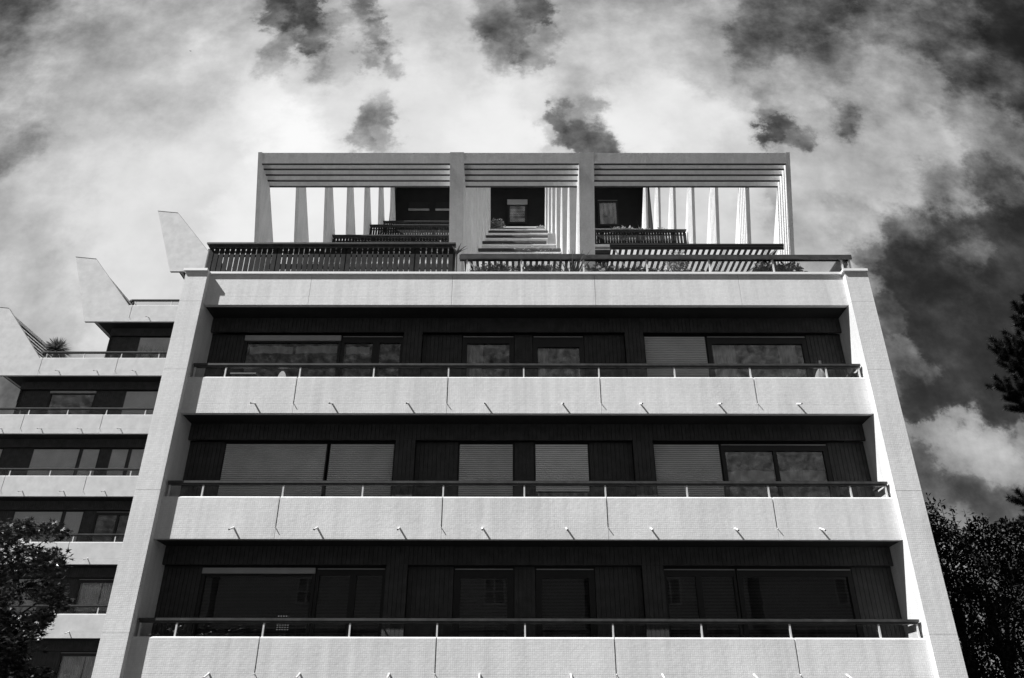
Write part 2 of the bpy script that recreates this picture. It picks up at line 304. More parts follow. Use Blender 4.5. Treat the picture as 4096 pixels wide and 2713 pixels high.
def planks(rects, y, pitch=.098, gap=.008, m='wood', name='plank_cladding', parent=None, th=.03):
    mb = MB()
    for x0, x1, z0, z1 in rects:
        n = max(1, round((x1 - x0) / pitch)); w = (x1 - x0) / n
        for i in range(n):
            d = rng.uniform(0, .003)
            mb.box(x0 + i * w + gap / 2, x0 + (i + 1) * w - gap / 2, y - d, y + th, z0, z1)
        mb.box(x0, x1, y + th - .01, y + th + .03, z0, z1)
    return mb.build(name, m, parent)

def shutter_mb(x0, x1, z0, z1, y, pitch=.05):
    mb = MB(); z = z1; 
    while z > z0 + .01:
        zn = max(z - pitch, z0)
        mb.prism([(y, z - .006), (y - .010, z - (z - zn) * .5), (y, zn + .005), (y + .01, zn + .005), (y + .01, z - .006)], x0, x1, lambda t, p, q: (t, p, q))
        z = zn
    return mb
def curtain_mb(x0, x1, z0, z1, y, fold=.09, amp=.025):
    mb = MB(); n = max(4, int((x1 - x0) / fold * 6)); xs = np.linspace(x0, x1, n + 1); ph = rng.uniform(0, 6)
    b = len(mb.v)
    for i, x in enumerate(xs):
        yy = y + amp * math.sin((x - x0) / fold * 2 * math.pi + ph) + .3 * amp * math.sin((x - x0) / fold * 3.1 + ph)
        mb.v += [(x, yy, z0), (x, yy, z1)]
    for i in range(n): mb.f.append((b + 2 * i, b + 2 * i + 2, b + 2 * i + 3, b + 2 * i + 1))
    return mb
def blind_mb(x0, x1, z0, z1, y, pitch=.03):
    mb = MB(); z = z0
    while z < z1:
        mb.poly([(x0, y, z), (x1, y, z), (x1, y + .018, z + .02), (x0, y + .018, z + .02)]); z += pitch
    mb.box(x0, x1, y - .005, y + .025, z1, z1 + .03)
    return mb
def window(parent, x0, x1, z0, z1, y, mulls=(), shutter=None, pale=False, case=0, curtains=(), blind=False, blind_m='blind', fw=.07, topbar=.13, leaf_open=False, line=True):
    """frame with panes; shutter = z of the shutter's lower edge"""
    fr = MB(); fr.box(x0, x1, y, y + .09, z1 - topbar, z1); fr.box(x0, x1, y, y + .09, z0, z0 + fw)
    fr.box(x0, x0 + fw, y, y + .09, z0 + fw, z1 - topbar); fr.box(x1 - fw, x1, y, y + .09, z0 + fw, z1 - topbar)
    eds = [x0 + fw]
    for a, b in mulls: fr.box(a, b, y, y + .09, z0 + fw, z1 - topbar); eds += [a, b]
    eds.append(x1 - fw); w = fr.build('window', 'frame', parent)
    for a, b in zip(eds[::2], eds[1::2]): MB().box(a, b, y + .045, y + .053, z0 + fw, z1 - topbar).build('pane', 'glass', w)
    if shutter is not None: shutter_mb(x0 + .03, x1 - .03, shutter, z1 - .01, y - .02).build('roller_shutter', 'shutter_pale' if pale else 'shutter', w)
    if case:
        c = MB().box(x0 + .01, x1 - .01, y - .05, y + .0, z1 - case, z1); c.box(x0 + .03, x1 - .03, y - .056, y - .05, z1 - case + .012, z1 - case * .42)
        c.build('shutter_case', 'case', w)
    elif shutter is None and line: MB().box(x0 + .02, x1 - .02, y - .012, y - .001, z1 - .025, z1 - .005).build('shutter_slat', 'case', w)
    for a, b, ca, cb in curtains: curtain_mb(a, b, ca, cb, y + .16).build('curtain', 'curtain', w)
    if blind: blind_mb(x0 + fw, x1 - fw, z0 + .1, z1 - topbar - .02, y + .10).build('slatted_blind', blind_m, w)
    return w

def coped(parent, x0, x1, y, zb, zt, joints=(), ch=.06):
    p = parapet(parent, x0, x1, y, zb, zt, joints, (), chamfer=False, gap=.004, ticks=False)
    MB().box(x0 - .0, x1 + .0, y - .055, y + .16, zt + .001, zt + ch).build('coping', 'coping', p)
    return p
MB().box(XLi + .01, XRi - .01, D0 + .125, 22.2, 10.05, 10.10).build('terrace_floor', 'floor', block)
# T0 parapet with coping
coped(block, XLi + .002, XRi - .002, D0, 9.854, 10.738, JO)
for i in range(3):
    S = 9.854 - RISE * i                        # soffit of the storey
    zb = S - RISE
    parapet(block, XLi + .002, XRi - .002, D0, zb, zb + .933, JO, SP)
    zr = zb + .933
    glass_rail(block, -7.68, 8.25, D0 + .02, zr - .02, zb + 1.292, PX + [-7.63, 8.20])
    # short return of the handrail at the right end
    MB().box(8.17, 8.25, D0 + .132, D0 + .62, zb + 1.25, zb + 1.29).build('rail_return', 'rail', block)
    F = zb + .2
    # slab and soffit
for k in range(4):
    S = 9.854 - RISE * k
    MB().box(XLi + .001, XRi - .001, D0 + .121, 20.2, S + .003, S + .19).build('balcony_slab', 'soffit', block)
for i in range(3):
    S = 9.854 - RISE * i; F = S - RISE + .192
    # fascia and piers (proud), then the set-back panels
    for q in [(XLi + .003, XRi - .003, S - .40, S - .001), (-2.80, -2.33, F, S - .402), (2.79, 3.26, F, S - .402)]: planks([q], YW, parent=block)
    for q in [(XLi + .003, -6.87, F, S - .41), (-2.33, -1.33, F, S - .41), (0.0, .46, F, S - .41), (1.77, 2.79, F, S - .41), (7.41, XRi - .003, F, S - .41)]: planks([q], YB, parent=block)
    MB().box(XLi + .003, XRi - .003, YB + .0, YB + .12, S - .445, S - .38).build('lintel', 'frame', block)
    H = S - .447
    A = dict(parent=block, y=YB, z0=F, z1=H)
    if i == 0:
        window(x0=-6.86, x1=-4.40, case=.14, topbar=.18, **A)
        window(x0=-4.39, x1=-2.82, mulls=[(-3.60, -3.42)], topbar=.18, **A)
        window(x0=-1.32, x1=-.01, topbar=.2, fw=.12, curtains=[(-1.2, -.80, F + .05, H - .1)], **A)
        window(x0=.47, x1=1.76, topbar=.3, fw=.12, curtains=[(.6, .85, F + .05, H - .2)], **A)
        window(x0=3.27, x1=4.86, shutter=F + .02, **A)
        window(x0=4.88, x1=7.40, topbar=.2, fw=.11, curtains=[(5.05, 5.62, F + .05, H - .1), (6.72, 7.15, F + .05, H - .1)], **A)
    elif i == 1:
        window(x0=-6.86, x1=-4.42, shutter=F + .02, **A)
        window(x0=-4.38, x1=-2.82, shutter=F + .02, **A)
        window(x0=-1.32, x1=-.01, shutter=F + .02, **A)
        window(x0=.47, x1=1.76, shutter=H - 1.16, pale=True, **A)
        window(x0=3.27, x1=4.86, shutter=F + .02, **A)
        window(x0=4.88, x1=7.40, mulls=[(6.11, 6.19)], topbar=.16, fw=.1, curtains=[], **A)
    else:
        window(x0=-6.86, x1=-4.36, case=.12, topbar=.16, blind=True, **A)
        window(x0=-4.35, x1=-2.82, mulls=[(-3.60, -3.46)], topbar=.15, blind=True, **A)
        window(x0=-1.32, x1=-.01, topbar=.2, fw=.14, blind=True, blind_m='case', **A)
        window(x0=.47, x1=1.76, topbar=.2, fw=.13, blind=True, **A)
        window(x0=3.27, x1=4.86, mulls=[(3.97, 4.1)], topbar=.16, fw=.06, blind=True, **A)
        window(x0=4.88, x1=7.40, topbar=.16, fw=.1, blind=True, **A)
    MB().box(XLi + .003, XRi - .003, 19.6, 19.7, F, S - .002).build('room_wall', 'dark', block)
# short pale curved bands inside the top left windows
def curved_band(x0, x1, z0, z1, y, sag, up=1):
    mb = MB(); n = 14
    for i in range(n + 1):
        t = i / n; x = x0 + (x1 - x0) * t; d = sag * (1 - (2 * t - 1) ** 2) * up
        yy = y + .02 * math.sin(t * 17); mb.v += [(x, yy, z0 + d), (x, yy, z1 + d)]
    for i in range(n): mb.f.append((2 * i, 2 * i + 2, 2 * i + 3, 2 * i + 1))
    return mb
for nm, a in (('pale_band', (-6.72, -5.62, 8.93, 9.14, 17.68, .03)), ('pale_band', (-5.55, -4.50, 8.95, 9.16, 17.68, .02)), ('pale_band', (-4.27, -3.68, 8.93, 9.14, 17.68, .01))):
    curved_band(*a).build(nm, 'curtain', block)
curved_band(4.99, 6.08, 5.58, 5.86, 17.70, .04).build('pale_band', 'curtain', block); curved_band(6.22, 7.28, 5.62, 5.88, 17.70, .03).build('pale_band', 'curtain', block)
# body of the block behind the balconies
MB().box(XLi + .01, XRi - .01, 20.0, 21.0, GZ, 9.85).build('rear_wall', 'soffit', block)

# ---- roof terraces: frames 1..7
BAYS = [(-8.14, -2.08), (-1.63, 2.07), (2.55, 8.72)]
PROF = [(0, 0), (1.62, 4.38), (.73, 4.20), (-2.0, .92), (-2.0, 0)]
def fin_prism(parent, prof, a, b, fn, m='concrete', name='pergola_fin'):
    return MB().prism(prof, a, b, fn).build(name, m, parent)
def slat_mb(o_b, h_b, hgt, a, b, fn, th=.048, lean=.362):
    return MB().prism([(o_b, h_b), (o_b + lean * hgt, h_b + hgt), (o_b + lean * hgt - th, h_b + hgt), (o_b - th, h_b)], a, b, fn)
SL = [(1.487, 4.02), (1.27, 3.99), (1.03, 3.955), (.78, 3.92), (.53, 3.88)]
def pergola_main(k):
    yb = 21.08 + RUN * (k - 1); zb = 12.754 + RISE * (k - 1)
    fn = lambda t, o, h: (t, yb - o, zb + h)
    for a, b in ((-8.27, -8.14), (-2.08, -1.63), (2.07, 2.55), (8.72, 8.855)): fin_prism(block, PROF, a, b, fn)
    for a, b in BAYS:
        slat_mb(1.487, 4.02, .34, a, b, fn, th=.05).build('pergola_beam', 'concrete', block)
        mb = MB()
        for o, h in SL[1:]:
            q = slat_mb(o, h, .29, a, b, fn); n = len(mb.v); mb.v += q.v; mb.f += [tuple(i + n for i in f) for f in q.f]
        lo = mb.build('pergola_louvre', 'concrete', block)
        st = MB()
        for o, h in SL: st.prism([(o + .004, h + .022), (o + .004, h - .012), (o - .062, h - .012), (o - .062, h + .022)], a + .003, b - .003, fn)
        st.build('bottom_edge', 'edge_dark', lo)  # dark strip along the bottom edge of the beam and each slat
for k in range(1, 8):
    pergola_main(k)
    yp = 21.56 + RUN * (k - 1); zb = 12.754 + RISE * (k - 1)
    for a, b in BAYS: coped(block, a + .002, b - .002, yp, zb, zb + .92)
    MB().box(-8.13, 8.71, yp + .121, yp + 4.4, zb + .003, zb + .19).build('terrace_slab', 'soffit', block)
    MB().box(-8.13, 8.71, yp + .121, yp + 4.2, zb + .195, zb + .23).build('terrace_floor', 'floor', block)
    MB().box(-8.10, 8.68, yp + .67, 49.0, zb - RISE + .2, zb - .003).build('terrace_wall', 'wood', block)
MB().box(-8.7, 9.5, 45.215, 49.0, 30.36, 36.9).build('top_storey_wall', 'soffit', block)
MB().box(-8.7, 9.5, 43.0, 49.0, 36.91, 37.1).build('roof', 'soffit', block)  # overhanging slab added out of view to shade the top-storey wall
for q in (-8.66, 9.40): MB().box(q, q + .1, 43.8, 45.198, 30.4, 36.908).build('side_wall', 'soffit', block)  # hidden screens added beside the top storey to block sun from its wall
def fence(parent, x0, x1, y, zb, zt, pitch=.141, w=.111, seg=1.79, cap=.17, m='woodfence', off=0):
    f = MB().box(x0 - .05, x1 + .05, y - .10, y + .09, zt - .045, zt); f.box(x0, x1, y - .03, y + .05, zt - .12, zt - .046)
    f = f.build('slatted_fence', 'rail', parent)
    x = x0; posts = []
    while x < x1 - .3: posts.append(x); x += seg
    posts.append(x1)
    for p in posts: MB().box(p - .04, p + .04, y + .045, y + .12, zb - .1, zt - .121).build('post', 'rail', f)
    for a, b in zip(posts[:-1], posts[1:]):
        mb = MB(); n = max(1, int(round((b - a) / pitch))); ww = (b - a) / n
        for i in range(n):
            c = a + (i + .5) * ww + rng.uniform(-.003, .003); mb.box(c - w / 2, c + w / 2, y - rng.uniform(0, .004), y + .022, zb, zt - .10)
        mb.box(a + .045, b - .045, y + .023, y + .05, zb + .62, zb + .68); mb.box(a + .045, b - .045, y + .023, y + .05, zb + .10, zb + .16)
        mb.build('slat_panel', m, f)
    return f
fence(block, -7.95, -1.58, D0 + .12, 10.76, 11.75)
# left side return of that fence
mb = MB(); 
for i in range(26): mb.box(-8.0, -7.98, D0 + .30 + i * .141, D0 + .30 + i * .141 + .117, 10.88, 11.62)
mb.box(-8.04, -7.9, D0 + .25, D0 + 4.0, 11.66, 11.70); mb.build('side_fence', 'woodfence', block)
for k, a, b, off in ((3, -8.1, -2.12, 0), (5, -8.1, -2.12, 0), (6, -8.1, -2.12, 0), (1, 2.6, 8.6, 0), (4, 2.6, 8.6, 0), (3, 2.6, 8.6, .5)):
    yp = 21.56 + RUN * (k - 1); zt = 13.734 + RISE * (k - 1)
    fence(block, a, b, yp + .06 + off, zt + .01, zt + (.93 if off == 0 else .35))
# roof-terrace handrails over glass
def wide_rail(x0, x1, y, zc, ztop, posts, ret=0):
    r = MB().box(x0, x1, y, y + .24, ztop - .045, ztop).box(x0, x1, y, y + .045, ztop - .125, ztop - .0451)
    r.box(x0, x1, y + .17, y + .20, ztop - .08, ztop - .0452)
    if ret:
        r.box(x1 - .28, x1, y + .2405, y + 3.6, ztop - .045, ztop); r.box(x1 - .045, x1, y + .281, y + 3.6, ztop - .125, ztop - .0451)
    r = r.build('terrace_railing', 'rail', block)
    for p in posts: MB().box(p - .018, p + .018, y + .05, y + .085, zc, ztop - .046).build('post', 'post', r)
    ed = [x0 + .03] + list(posts) + [x1 - .03]
    for a, b in zip(ed[:-1], ed[1:]):
        if b - a > .12: MB().box(a + .022, b - .022, y + .09, y + .098, zc + .01, ztop - .06).build('glass_pane', 'rglass', r)
    if ret: 
        MB().box(x1 - .03, x1 - .022, y + .3, y + 3.5, zc + .05, ztop - .06).build('glass_pane', 'rglass', r)
        MB().box(x1 - .05, x1 - .015, y + .10, y + .135, zc + .06, ztop - .046).build('post', 'post', r)
wide_rail(-1.42, 8.66, D0 + .02, 10.80, 11.37, [-1.22, .18, 1.77, 3.39, 5.0, 6.63, 8.40], ret=1)
for k in (3, 4, 5, 6):
    yp = 21.56 + RUN * (k - 1); zc = 13.734 + RISE * (k - 1)
    wide_rail(-1.62, 2.06 if k != 4 else 1.60, yp + .25, zc, zc + .40, [-.6, 1.0])
wide_rail(2.56, 8.70, 25.16, 16.634, 17.25, [4.0, 5.6, 7.2])
for k in (1, 2, 4):
    yp = 21.56 + RUN * (k - 1); zc = 13.734 + RISE * (k - 1); wide_rail(-8.13, -2.09, yp + .02, zc, zc + .5, [-6.4, -4.8, -3.2])
MB().box(1.68, 2.06, 32.45, 32.55, 22.45, 23.25).build('privacy_screen', 'pot', block)
# top storey: windows and balustrade
MB().box(-1.75, 2.25, 43.92, 43.95, 31.95, 32.05).build('top_rail', 'post', block)
mb = MB()
for i in range(20): mb.box(-1.65 + i * .2, -1.55 + i * .2, 43.96, 43.99, 31.15, 31.94)
mb.build('top_balustrade', 'woodfence', block)
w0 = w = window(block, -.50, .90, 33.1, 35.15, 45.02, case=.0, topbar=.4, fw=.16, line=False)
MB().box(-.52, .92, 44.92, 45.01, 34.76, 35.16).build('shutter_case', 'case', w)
for zz in (33.42, 33.52, 33.62, 33.95, 34.08, 34.21, 34.34, 34.47): MB().box(-.33, .73, 45.19, 45.2, zz, zz + .05).build('reflection_stripe', 'curtain', w0)  # pale bars built to imitate louvre stripes reflected in the pane
window(block, 5.94, 7.40, 32.95, 35.17, 45.02, topbar=.16, fw=.13, curtains=[(6.08, 6.3, 33.1, 35.0), (6.42, 6.62, 33.9, 35.0), (6.8, 7.0, 33.8, 35.0), (7.12, 7.24, 33.1, 35.0)])
for a in (-7.60, -5.67):
    w = MB().box(a, a + 1.49, 45.13, 45.19, 34.42, 35.08).build('window', 'frame', block)
    MB().box(a, a + 1.49, 45.02, 45.19, 34.36, 34.415).build('sill', 'case', w)

# ---- awnings
def awning(x0, x1, yf, zf, yb, zb, label, sc_=1):
    a = thing('striped_awning', label, 'awning', 'striped canvas awnings on the roof terrace'); a.location = ((x0 + x1) / 2, yb, zb)
    def L(mb, nm, m, sm=False):
        o = mb.build(nm, m, None, smooth=sm); o.parent = a; o.matrix_parent_inverse = Matrix.Translation(a.location).inverted(); return o
    fab = MB(); n = 24
    for i in range(n + 1):
        t = i / n; sag = -.05 * math.sin(math.pi * t); y = yf + (yb - yf) * t; z = zf + (zb - zf) * t + sag
        fab.v += [(x0 + .06, y, z), (x1 - .06, y, z)]
    for i in range(n): fab.f.append((2 * i, 2 * i + 1, 2 * i + 3, 2 * i + 2))
    L(fab, 'canvas', 'canvas')
    L(MB().tube([(x0, yf, zf), (x1, yf, zf)], .062, 12).box(x0, x1, yf - .02, yf + .02, zf - .12, zf), 'front_bar', 'canvas_bar')
    L(MB().tube([(x0, yb, zb + .05), (x1, yb, zb + .05)], .08, 12), 'roller', 'canvas_bar', True)
    for s in (x0 + .12, x1 - .12):
        xm = s + (.7 if s < (x0 + x1) / 2 else -.7); ym = (yf + yb) / 2
        L(MB().tube([(s, yf + .03, zf - .04), (xm, ym, (zf + zb) / 2 - .1), (s, yb, zb - .06)], .022, 6), 'arm', 'post')
    return a
awning(2.66, 7.50, 18.10, 12.55, 21.4, 12.66, 'wide striped awning pulled out over the right bay of the roof terrace')
awning(-1.50, 1.95, 18.2, 12.27, 21.4, 12.60, 'narrower striped awning half hidden behind the glass railing in the middle bay')

# ------------------------------------------------------------------ the wing on the left
YG = 33.2; WPROF = [(0, 0), (1.41, 3.77), (.33, 3.65), (-1.94, .95), (-1.94, 0)]
WJ = [-18.80 - 3.6 * i for i in range(-2, 5)]; WS = [-17.86 - 1.8 * i for i in range(-4, 10)]; WP = [-16.95 - 1.785 * i for i in range(-4, 10)]
def gw(k, name=None): return 9.854 + RISE * k
for k in range(4, -4, -1):
    zb = gw(k); xe = -20.94 - RUN * (3 - k); xl = xe if k >= 2 else -34.0; cx = xe + 1.94
    if k >= 2:
        fn = lambda t, o, h: (xe - o, t, zb + h)
        MB().prism(WPROF, YG, YG + .14, fn).build('end_fin', 'smooth', wing)
        for (o1, h1), (o2, h2) in zip(WPROF[1:3], WPROF[2:4]): MB().tube([(xe - o1, YG - .004, zb + h1), (xe - o2, YG - .004, zb + h2)], .011, 6).build('edge_trim', 'blind', wing)
        slat_mb(1.27, 3.42, .34, YG + .142, 44.0, fn, th=.05).build('pergola_beam', 'concrete', wing)
        mb = MB()
        for o, h in ((1.05, 3.38), (.80, 3.345), (.55, 3.31), (.30, 3.27)):
            q = slat_mb(o, h, .27, YG + .142, 44.0, fn); n = len(mb.v); mb.v += q.v; mb.f += [tuple(i + n for i in f) for f in q.f]
        lo = mb.build('pergola_louvre', 'concrete', wing); st = MB()
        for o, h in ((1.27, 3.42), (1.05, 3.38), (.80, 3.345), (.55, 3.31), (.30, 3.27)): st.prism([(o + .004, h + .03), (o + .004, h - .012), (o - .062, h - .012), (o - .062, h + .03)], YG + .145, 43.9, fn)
        st.build('bottom_edge', 'edge_dark', lo)  # same dark bottom strips on the wing slats
        MB().box(xe + .48, xe + .60, YG + .142, 44.0, zb + .002, zb + .93).build('side_parapet', 'smooth', wing)
        MB().box(xe + 1.88, xe + 2.0, YG + .1, 44.0, zb + 1.20, zb + 1.29).build('side_railing', 'rail', wing)
    p = parapet(wing, cx if k >= 2 else xl, -9.0, YG, zb, zb + .93, WJ, WS, m='smooth')
    glass_rail(wing, (cx + .05) if k >= 2 else xl, -9.0, YG + .05, zb + .92, zb + 1.29, WP, pw=.02)
    MB().box((xe + .42) if k >= 2 else xl, -9.0, YG + .142, 44.0, zb + .004, zb + .19).build('balcony_slab', 'soffit', wing)
    # storey below this slab
    F = zb - RISE + .2; xw = xe + 1.02 if k >= 2 else -34.0
    Yc, Yw = YG + .70, YG + .85
    if k >= -2:
        planks([(xw, -9.0, zb - .40, zb - .001)], Yc, parent=wing, pitch=.1)
        if k >= 2: MB().box(xw, xw + .03, Yc + .05, 44.0, F, zb - .002).build('side_cladding', 'wood', wing)
        H = zb - .445; ws = []
        if k == 4: ws = []
        elif k == 3: ws = [(-18.47, -16.4, 'sh')]
        elif k == 2: ws = [(-22.08, -19.88, 'case'), (-18.47, -16.4, 'sh')]
        elif k == 1: ws = [(-25.4, -23.45, 'sh'), (-22.04, -19.90, 'sh'), (-19.78, -18.98, 'sh'), (-18.45, -17.66, 'sh'), (-17.54, -16.2, 'sh')]
        elif k == 0: ws = [(-22.04, -19.90, 'sh'), (-19.78, -18.98, 'sh'), (-18.45, -16.6, 'win')]
        elif k == -1: ws = [(-22.04, -19.90, 'sh'), (-18.45, -16.6, 'cur')]
        else: ws = [(-18.45, -16.6, 'cur')]
        e = xw; rects = []
        for a, b, kd in ws:
            if a > e: rects.append((e, a - .005, F, zb - .41))
            e = b + .005
        rects.append((e, -9.0, F, zb - .41))
        for q in rects: planks([q], Yw, parent=wing, pitch=.1)
        MB().box(xw + .04, -9.0, Yw, Yw + .12, zb - .447, zb - .38).build('lintel', 'frame', wing)
        for a, b, kd in ws:
            if kd == 'sh': window(wing, a, b, F, H, Yw, shutter=F + .02)
            elif kd == 'case': window(wing, a, b, F, H, Yw, case=.1, topbar=.14)
            elif kd == 'win': window(wing, a, b, F, H, Yw, mulls=[(-17.5, -17.4)], topbar=.14)
            else: window(wing, a, b, F, H, Yw, topbar=.14, curtains=[(a + .1, a + .95, F + .1, H - .1), (b - .85, b - .1, F + .1, H - .1)])
        MB().box(xw + .05, -9.0, 36.5, 36.6, F, zb - .002).build('room_wall', 'dark', wing)
MB().box(-34.0, -9.0, YG + .1, 44.0, GZ, gw(-3) - .002).build('lower_wall', 'smooth', wing)

# ------------------------------------------------------------------ ground and street
struct(MB().poly([(-1500, -1500, GZ), (1500, -1500, GZ), (1500, 1500, GZ), (-1500, 1500, GZ)]).build('ground', 'lawn'))
struct(MB().box(-200, 200, -8.0, -1.5, GZ + .001, GZ + .004).build('road', 'asphalt'))
struct(MB().box(-200, 200, -1.5, 1.6, GZ + .001, GZ + .13).build('pavement', 'pave'))
struct(MB().box(-200, 200, -10.0, -8.0, GZ + .001, GZ + .13).build('far_pavement', 'pave'))
# houses across the street (seen mirrored in the lower windows)
def house(x, y, w, h, label):
    o = thing('gabled_house', label, 'house', 'gabled houses across the street')
    MB().prism([(x - w / 2, GZ), (x + w / 2, GZ), (x + w / 2, GZ + h), (x, GZ + h + w * .42), (x - w / 2, GZ + h)], y - 9, y, lambda t, p, q: (p, t, q)).build('wall', 'brick', o)
    r = MB()
    for s in (-1, 1):
        r.prism([(x + s * (w / 2 + .5), GZ + h - .3), (x, GZ + h + w * .42 + .12), (x, GZ + h + w * .42 + .32), (x + s * (w / 2 + .5), GZ + h - .1)], y - 9.4, y + .5, lambda t, p, q: (p, t, q))
    r.build('roof', 'tile', o)
    for zz in (GZ + 1.0, GZ + 3.9, GZ + 6.7, GZ + 9.6):
        for xx in ((-w * .27, 0, w * .27) if zz < GZ + 7 else (0,)):
            f = MB(); X = x + xx
            f.box(X - .65, X + .65, y + .005, y + .08, zz, zz + .09); f.box(X - .65, X + .65, y + .005, y + .08, zz + 1.5, zz + 1.59)
            for q in (-.65, -.05, .56): f.box(X + q, X + q + .09, y + .005, y + .07, zz + .091, zz + 1.499)
            f.box(X - .56, X + .56, y + .005, y + .06, zz + .75, zz + .8)
            fo = f.build('window', 'trim', o); MB().box(X - .56, X + .56, y + .002, y + .004, zz + .1, zz + 1.49).build('pane', 'frame', fo)
house(9.5, -14, 9.5, 11.4, 'brick gabled house opposite the right end of the block'); house(-1.2, -14, 10.9, 11.2, 'brick gabled house opposite the middle of the block'); house(-12.6, -14, 11.0, 11.5, 'brick gabled house opposite the left end of the block')

house(20.2, -14, 10.4, 11.2, 'brick gabled house across the street, beyond the right end of the block'); house(-24.0, -14, 11.0, 11.3, 'brick gabled house across the street, facing the left wing')

# ------------------------------------------------------------------ foliage tools
def rand_rot(n):
    q = rng.normal(size=(n, 4)); q /= np.linalg.norm(q, axis=1)[:, None]; w, x, y, z = q.T
    return np.stack([np.stack([1 - 2 * (y * y + z * z), 2 * (x * y - z * w), 2 * (x * z + y * w)], 1), np.stack([2 * (x * y + z * w), 1 - 2 * (x * x + z * z), 2 * (y * z - x * w)], 1), np.stack([2 * (x * z - y * w), 2 * (y * z + x * w), 1 - 2 * (x * x + y * y)], 1)], 1)
STAR = []
for i, (a, r) in enumerate([(0, .0), (35, .42), (12, .25), (50, .85), (68, .38), (90, 1.1), (112, .38), (130, .85), (168, .25), (145, .42)][0:]): STAR.append((a, r))
def leaf_star():
    pts = [(0, -.28), (.16, .02), (.62, -.04), (.28, .22), (.74, .55), (.2, .46), (0, 1.05), (-.2, .46), (-.74, .55), (-.28, .22), (-.62, -.04), (-.16, .02)]
    v = np.array([(x * .5, y * .5, -.10 * abs(x) - .12 * y * y) for x, y in pts]); return v, np.arange(12)[None, :]
def leaf_oval():
    v = np.array([(0, 0, 0), (.2, .3, .04), (.17, .68, .0), (0, 1, -.10), (-.17, .68, .0), (-.2, .3, .04)]); return v, np.arange(6)[None, :]
def scatter(pos, size, shape, droop=None, up=None):
    v, f = shape; n = len(pos); Rm = rand_rot(n)
    if droop is not None:      # leaves hang: tilt mostly with normal up
        az = rng.uniform(0, 2 * np.pi, n); til = rng.normal(droop, .45, n); c, s = np.cos(az), np.sin(az); ct, st = np.cos(til), np.sin(til); ro = rng.normal(0, .4, n); cr, sr = np.cos(ro), np.sin(ro)
        Z = np.zeros(n); O = np.ones(n)
        A = np.stack([np.stack([c, -s, Z], 1), np.stack([s, c, Z], 1), np.stack([Z, Z, O], 1)], 1)
        B = np.stack([np.stack([O, Z, Z], 1), np.stack([Z, ct, st], 1), np.stack([Z, -st, ct], 1)], 1)
        C = np.stack([np.stack([cr, Z, sr], 1), np.stack([Z, O, Z], 1), np.stack([-sr, Z, cr], 1)], 1)
        Rm = A @ B @ C
    V = np.einsum('nij,kj->nki', Rm, v) * size[:, None, None] + pos[:, None, :]
    F = (f[None] + (np.arange(n) * len(v))[:, None, None]).reshape(-1, f.shape[1])
    return V.reshape(-1, 3), F
def blob_points(c, r, n, flat=(1, 1, 1), shell=.55):
    d = rng.normal(size=(n, 3)); d /= np.linalg.norm(d, axis=1)[:, None]; rr = (rng.uniform(shell ** 3, 1, n)) ** (1 / 3)
    return np.array(c) + d * rr[:, None] * r * np.array(flat)
def limbs(mb, base, tips, r0):
    base = Vector(base)
    for t in tips:
        t = Vector(t); mid = base.lerp(t, .5) + Vector((rng.uniform(-.2, .2), rng.uniform(-.2, .2), .15)) * (t - base).length * .25
        pts = [base, base.lerp(mid, .6) , mid, t]; mb.tube(pts, [r0, r0 * .7, r0 * .5, r0 * .15], 6)
# left tree: broad star leaves close to the camera
lt = thing('broadleaf_tree', 'leafy star-leaved tree rising in front of the wing at the lower left', 'tree')
cl = [(-7.3, 2.70, .30), (-7.08, 2.78, .26), (-6.80, 2.84, .20), (-6.50, 2.80, .19), (-7.2, 2.35, .34), (-6.75, 2.42, .33), (-6.40, 2.40, .24), (-6.95, 1.98, .32), (-6.47, 2.02, .28), (-6.17, 1.84, .15), (-6.30, 1.95, .2),
      (-6.88, 1.58, .26), (-6.45, 1.56, .22), (-6.26, 1.66, .13), (-6.9, 1.14, .16), (-6.50, 1.18, .15), (-6.85, .75, .28), (-6.45, .86, .24), (-6.22, .93, .17), (-6.12, .7, .2), (-7.5, 1.8, .5), (-7.7, 2.4, .5), (-7.5, 1.1, .45), (-6.5, .45, .38), (-7.1, .3, .5), (-6.75, .95, .34), (-6.4, .70, .3), (-6.6, .8, .3), (-6.3, .45, .28), (-6.6, 1.3, .25), (-6.8, 1.45, .3), (-6.2, .2, .3),
      (-6.35, .1, .4), (-8.2, 1.5, .7), (-8.3, 2.3, .6), (-8.0, .4, .7)]
P_ = []; S_ = []
for x, z, r in cl:
    for dy, q in ((0, 1), (.5, .9), (1.0, .8)):
        n = int(640 * r ** 1.7 * 1.7) + 10; yy = 11 + dy * (1 if r < .4 else 1.2) + rng.normal(0, .1); P_.append(blob_points(((x + .0) * yy / 11 + rng.normal(0, .04), yy, z * yy / 11 - .05), r * q * (.92 if z > 1.8 else 1.0), int(n * (1 if z > 1.8 else 1.5)), (1, 1.3, .85), .35))
P_ = np.concatenate(P_); V, F = scatter(P_, rng.uniform(.085, .16, len(P_)), leaf_star(), droop=-.5)
arr_mesh('crown', V, F, 'leaf', lt)
mb = MB(); mb.tube([(-9.0, 12.0, GZ), (-8.9, 12.0, .0), (-8.6, 11.8, 1.2), (-8.3, 11.7, 2.2)], [.17, .15, .11, .05], 10)
limbs(mb, (-8.9, 12.0, .2), [(-6.6, 11.3, 1.5), (-6.4, 11.2, .7), (-6.9, 11.2, 2.5), (-6.5, 11.4, 2.0)], .05)
limbs(mb, (-8.6, 11.8, 1.2), [(-7.0, 11.3, 2.7), (-7.4, 11.6, 2.4), (-6.6, 11.1, 2.7)], .035); mb.build('trunk', 'bark', lt, smooth=True)
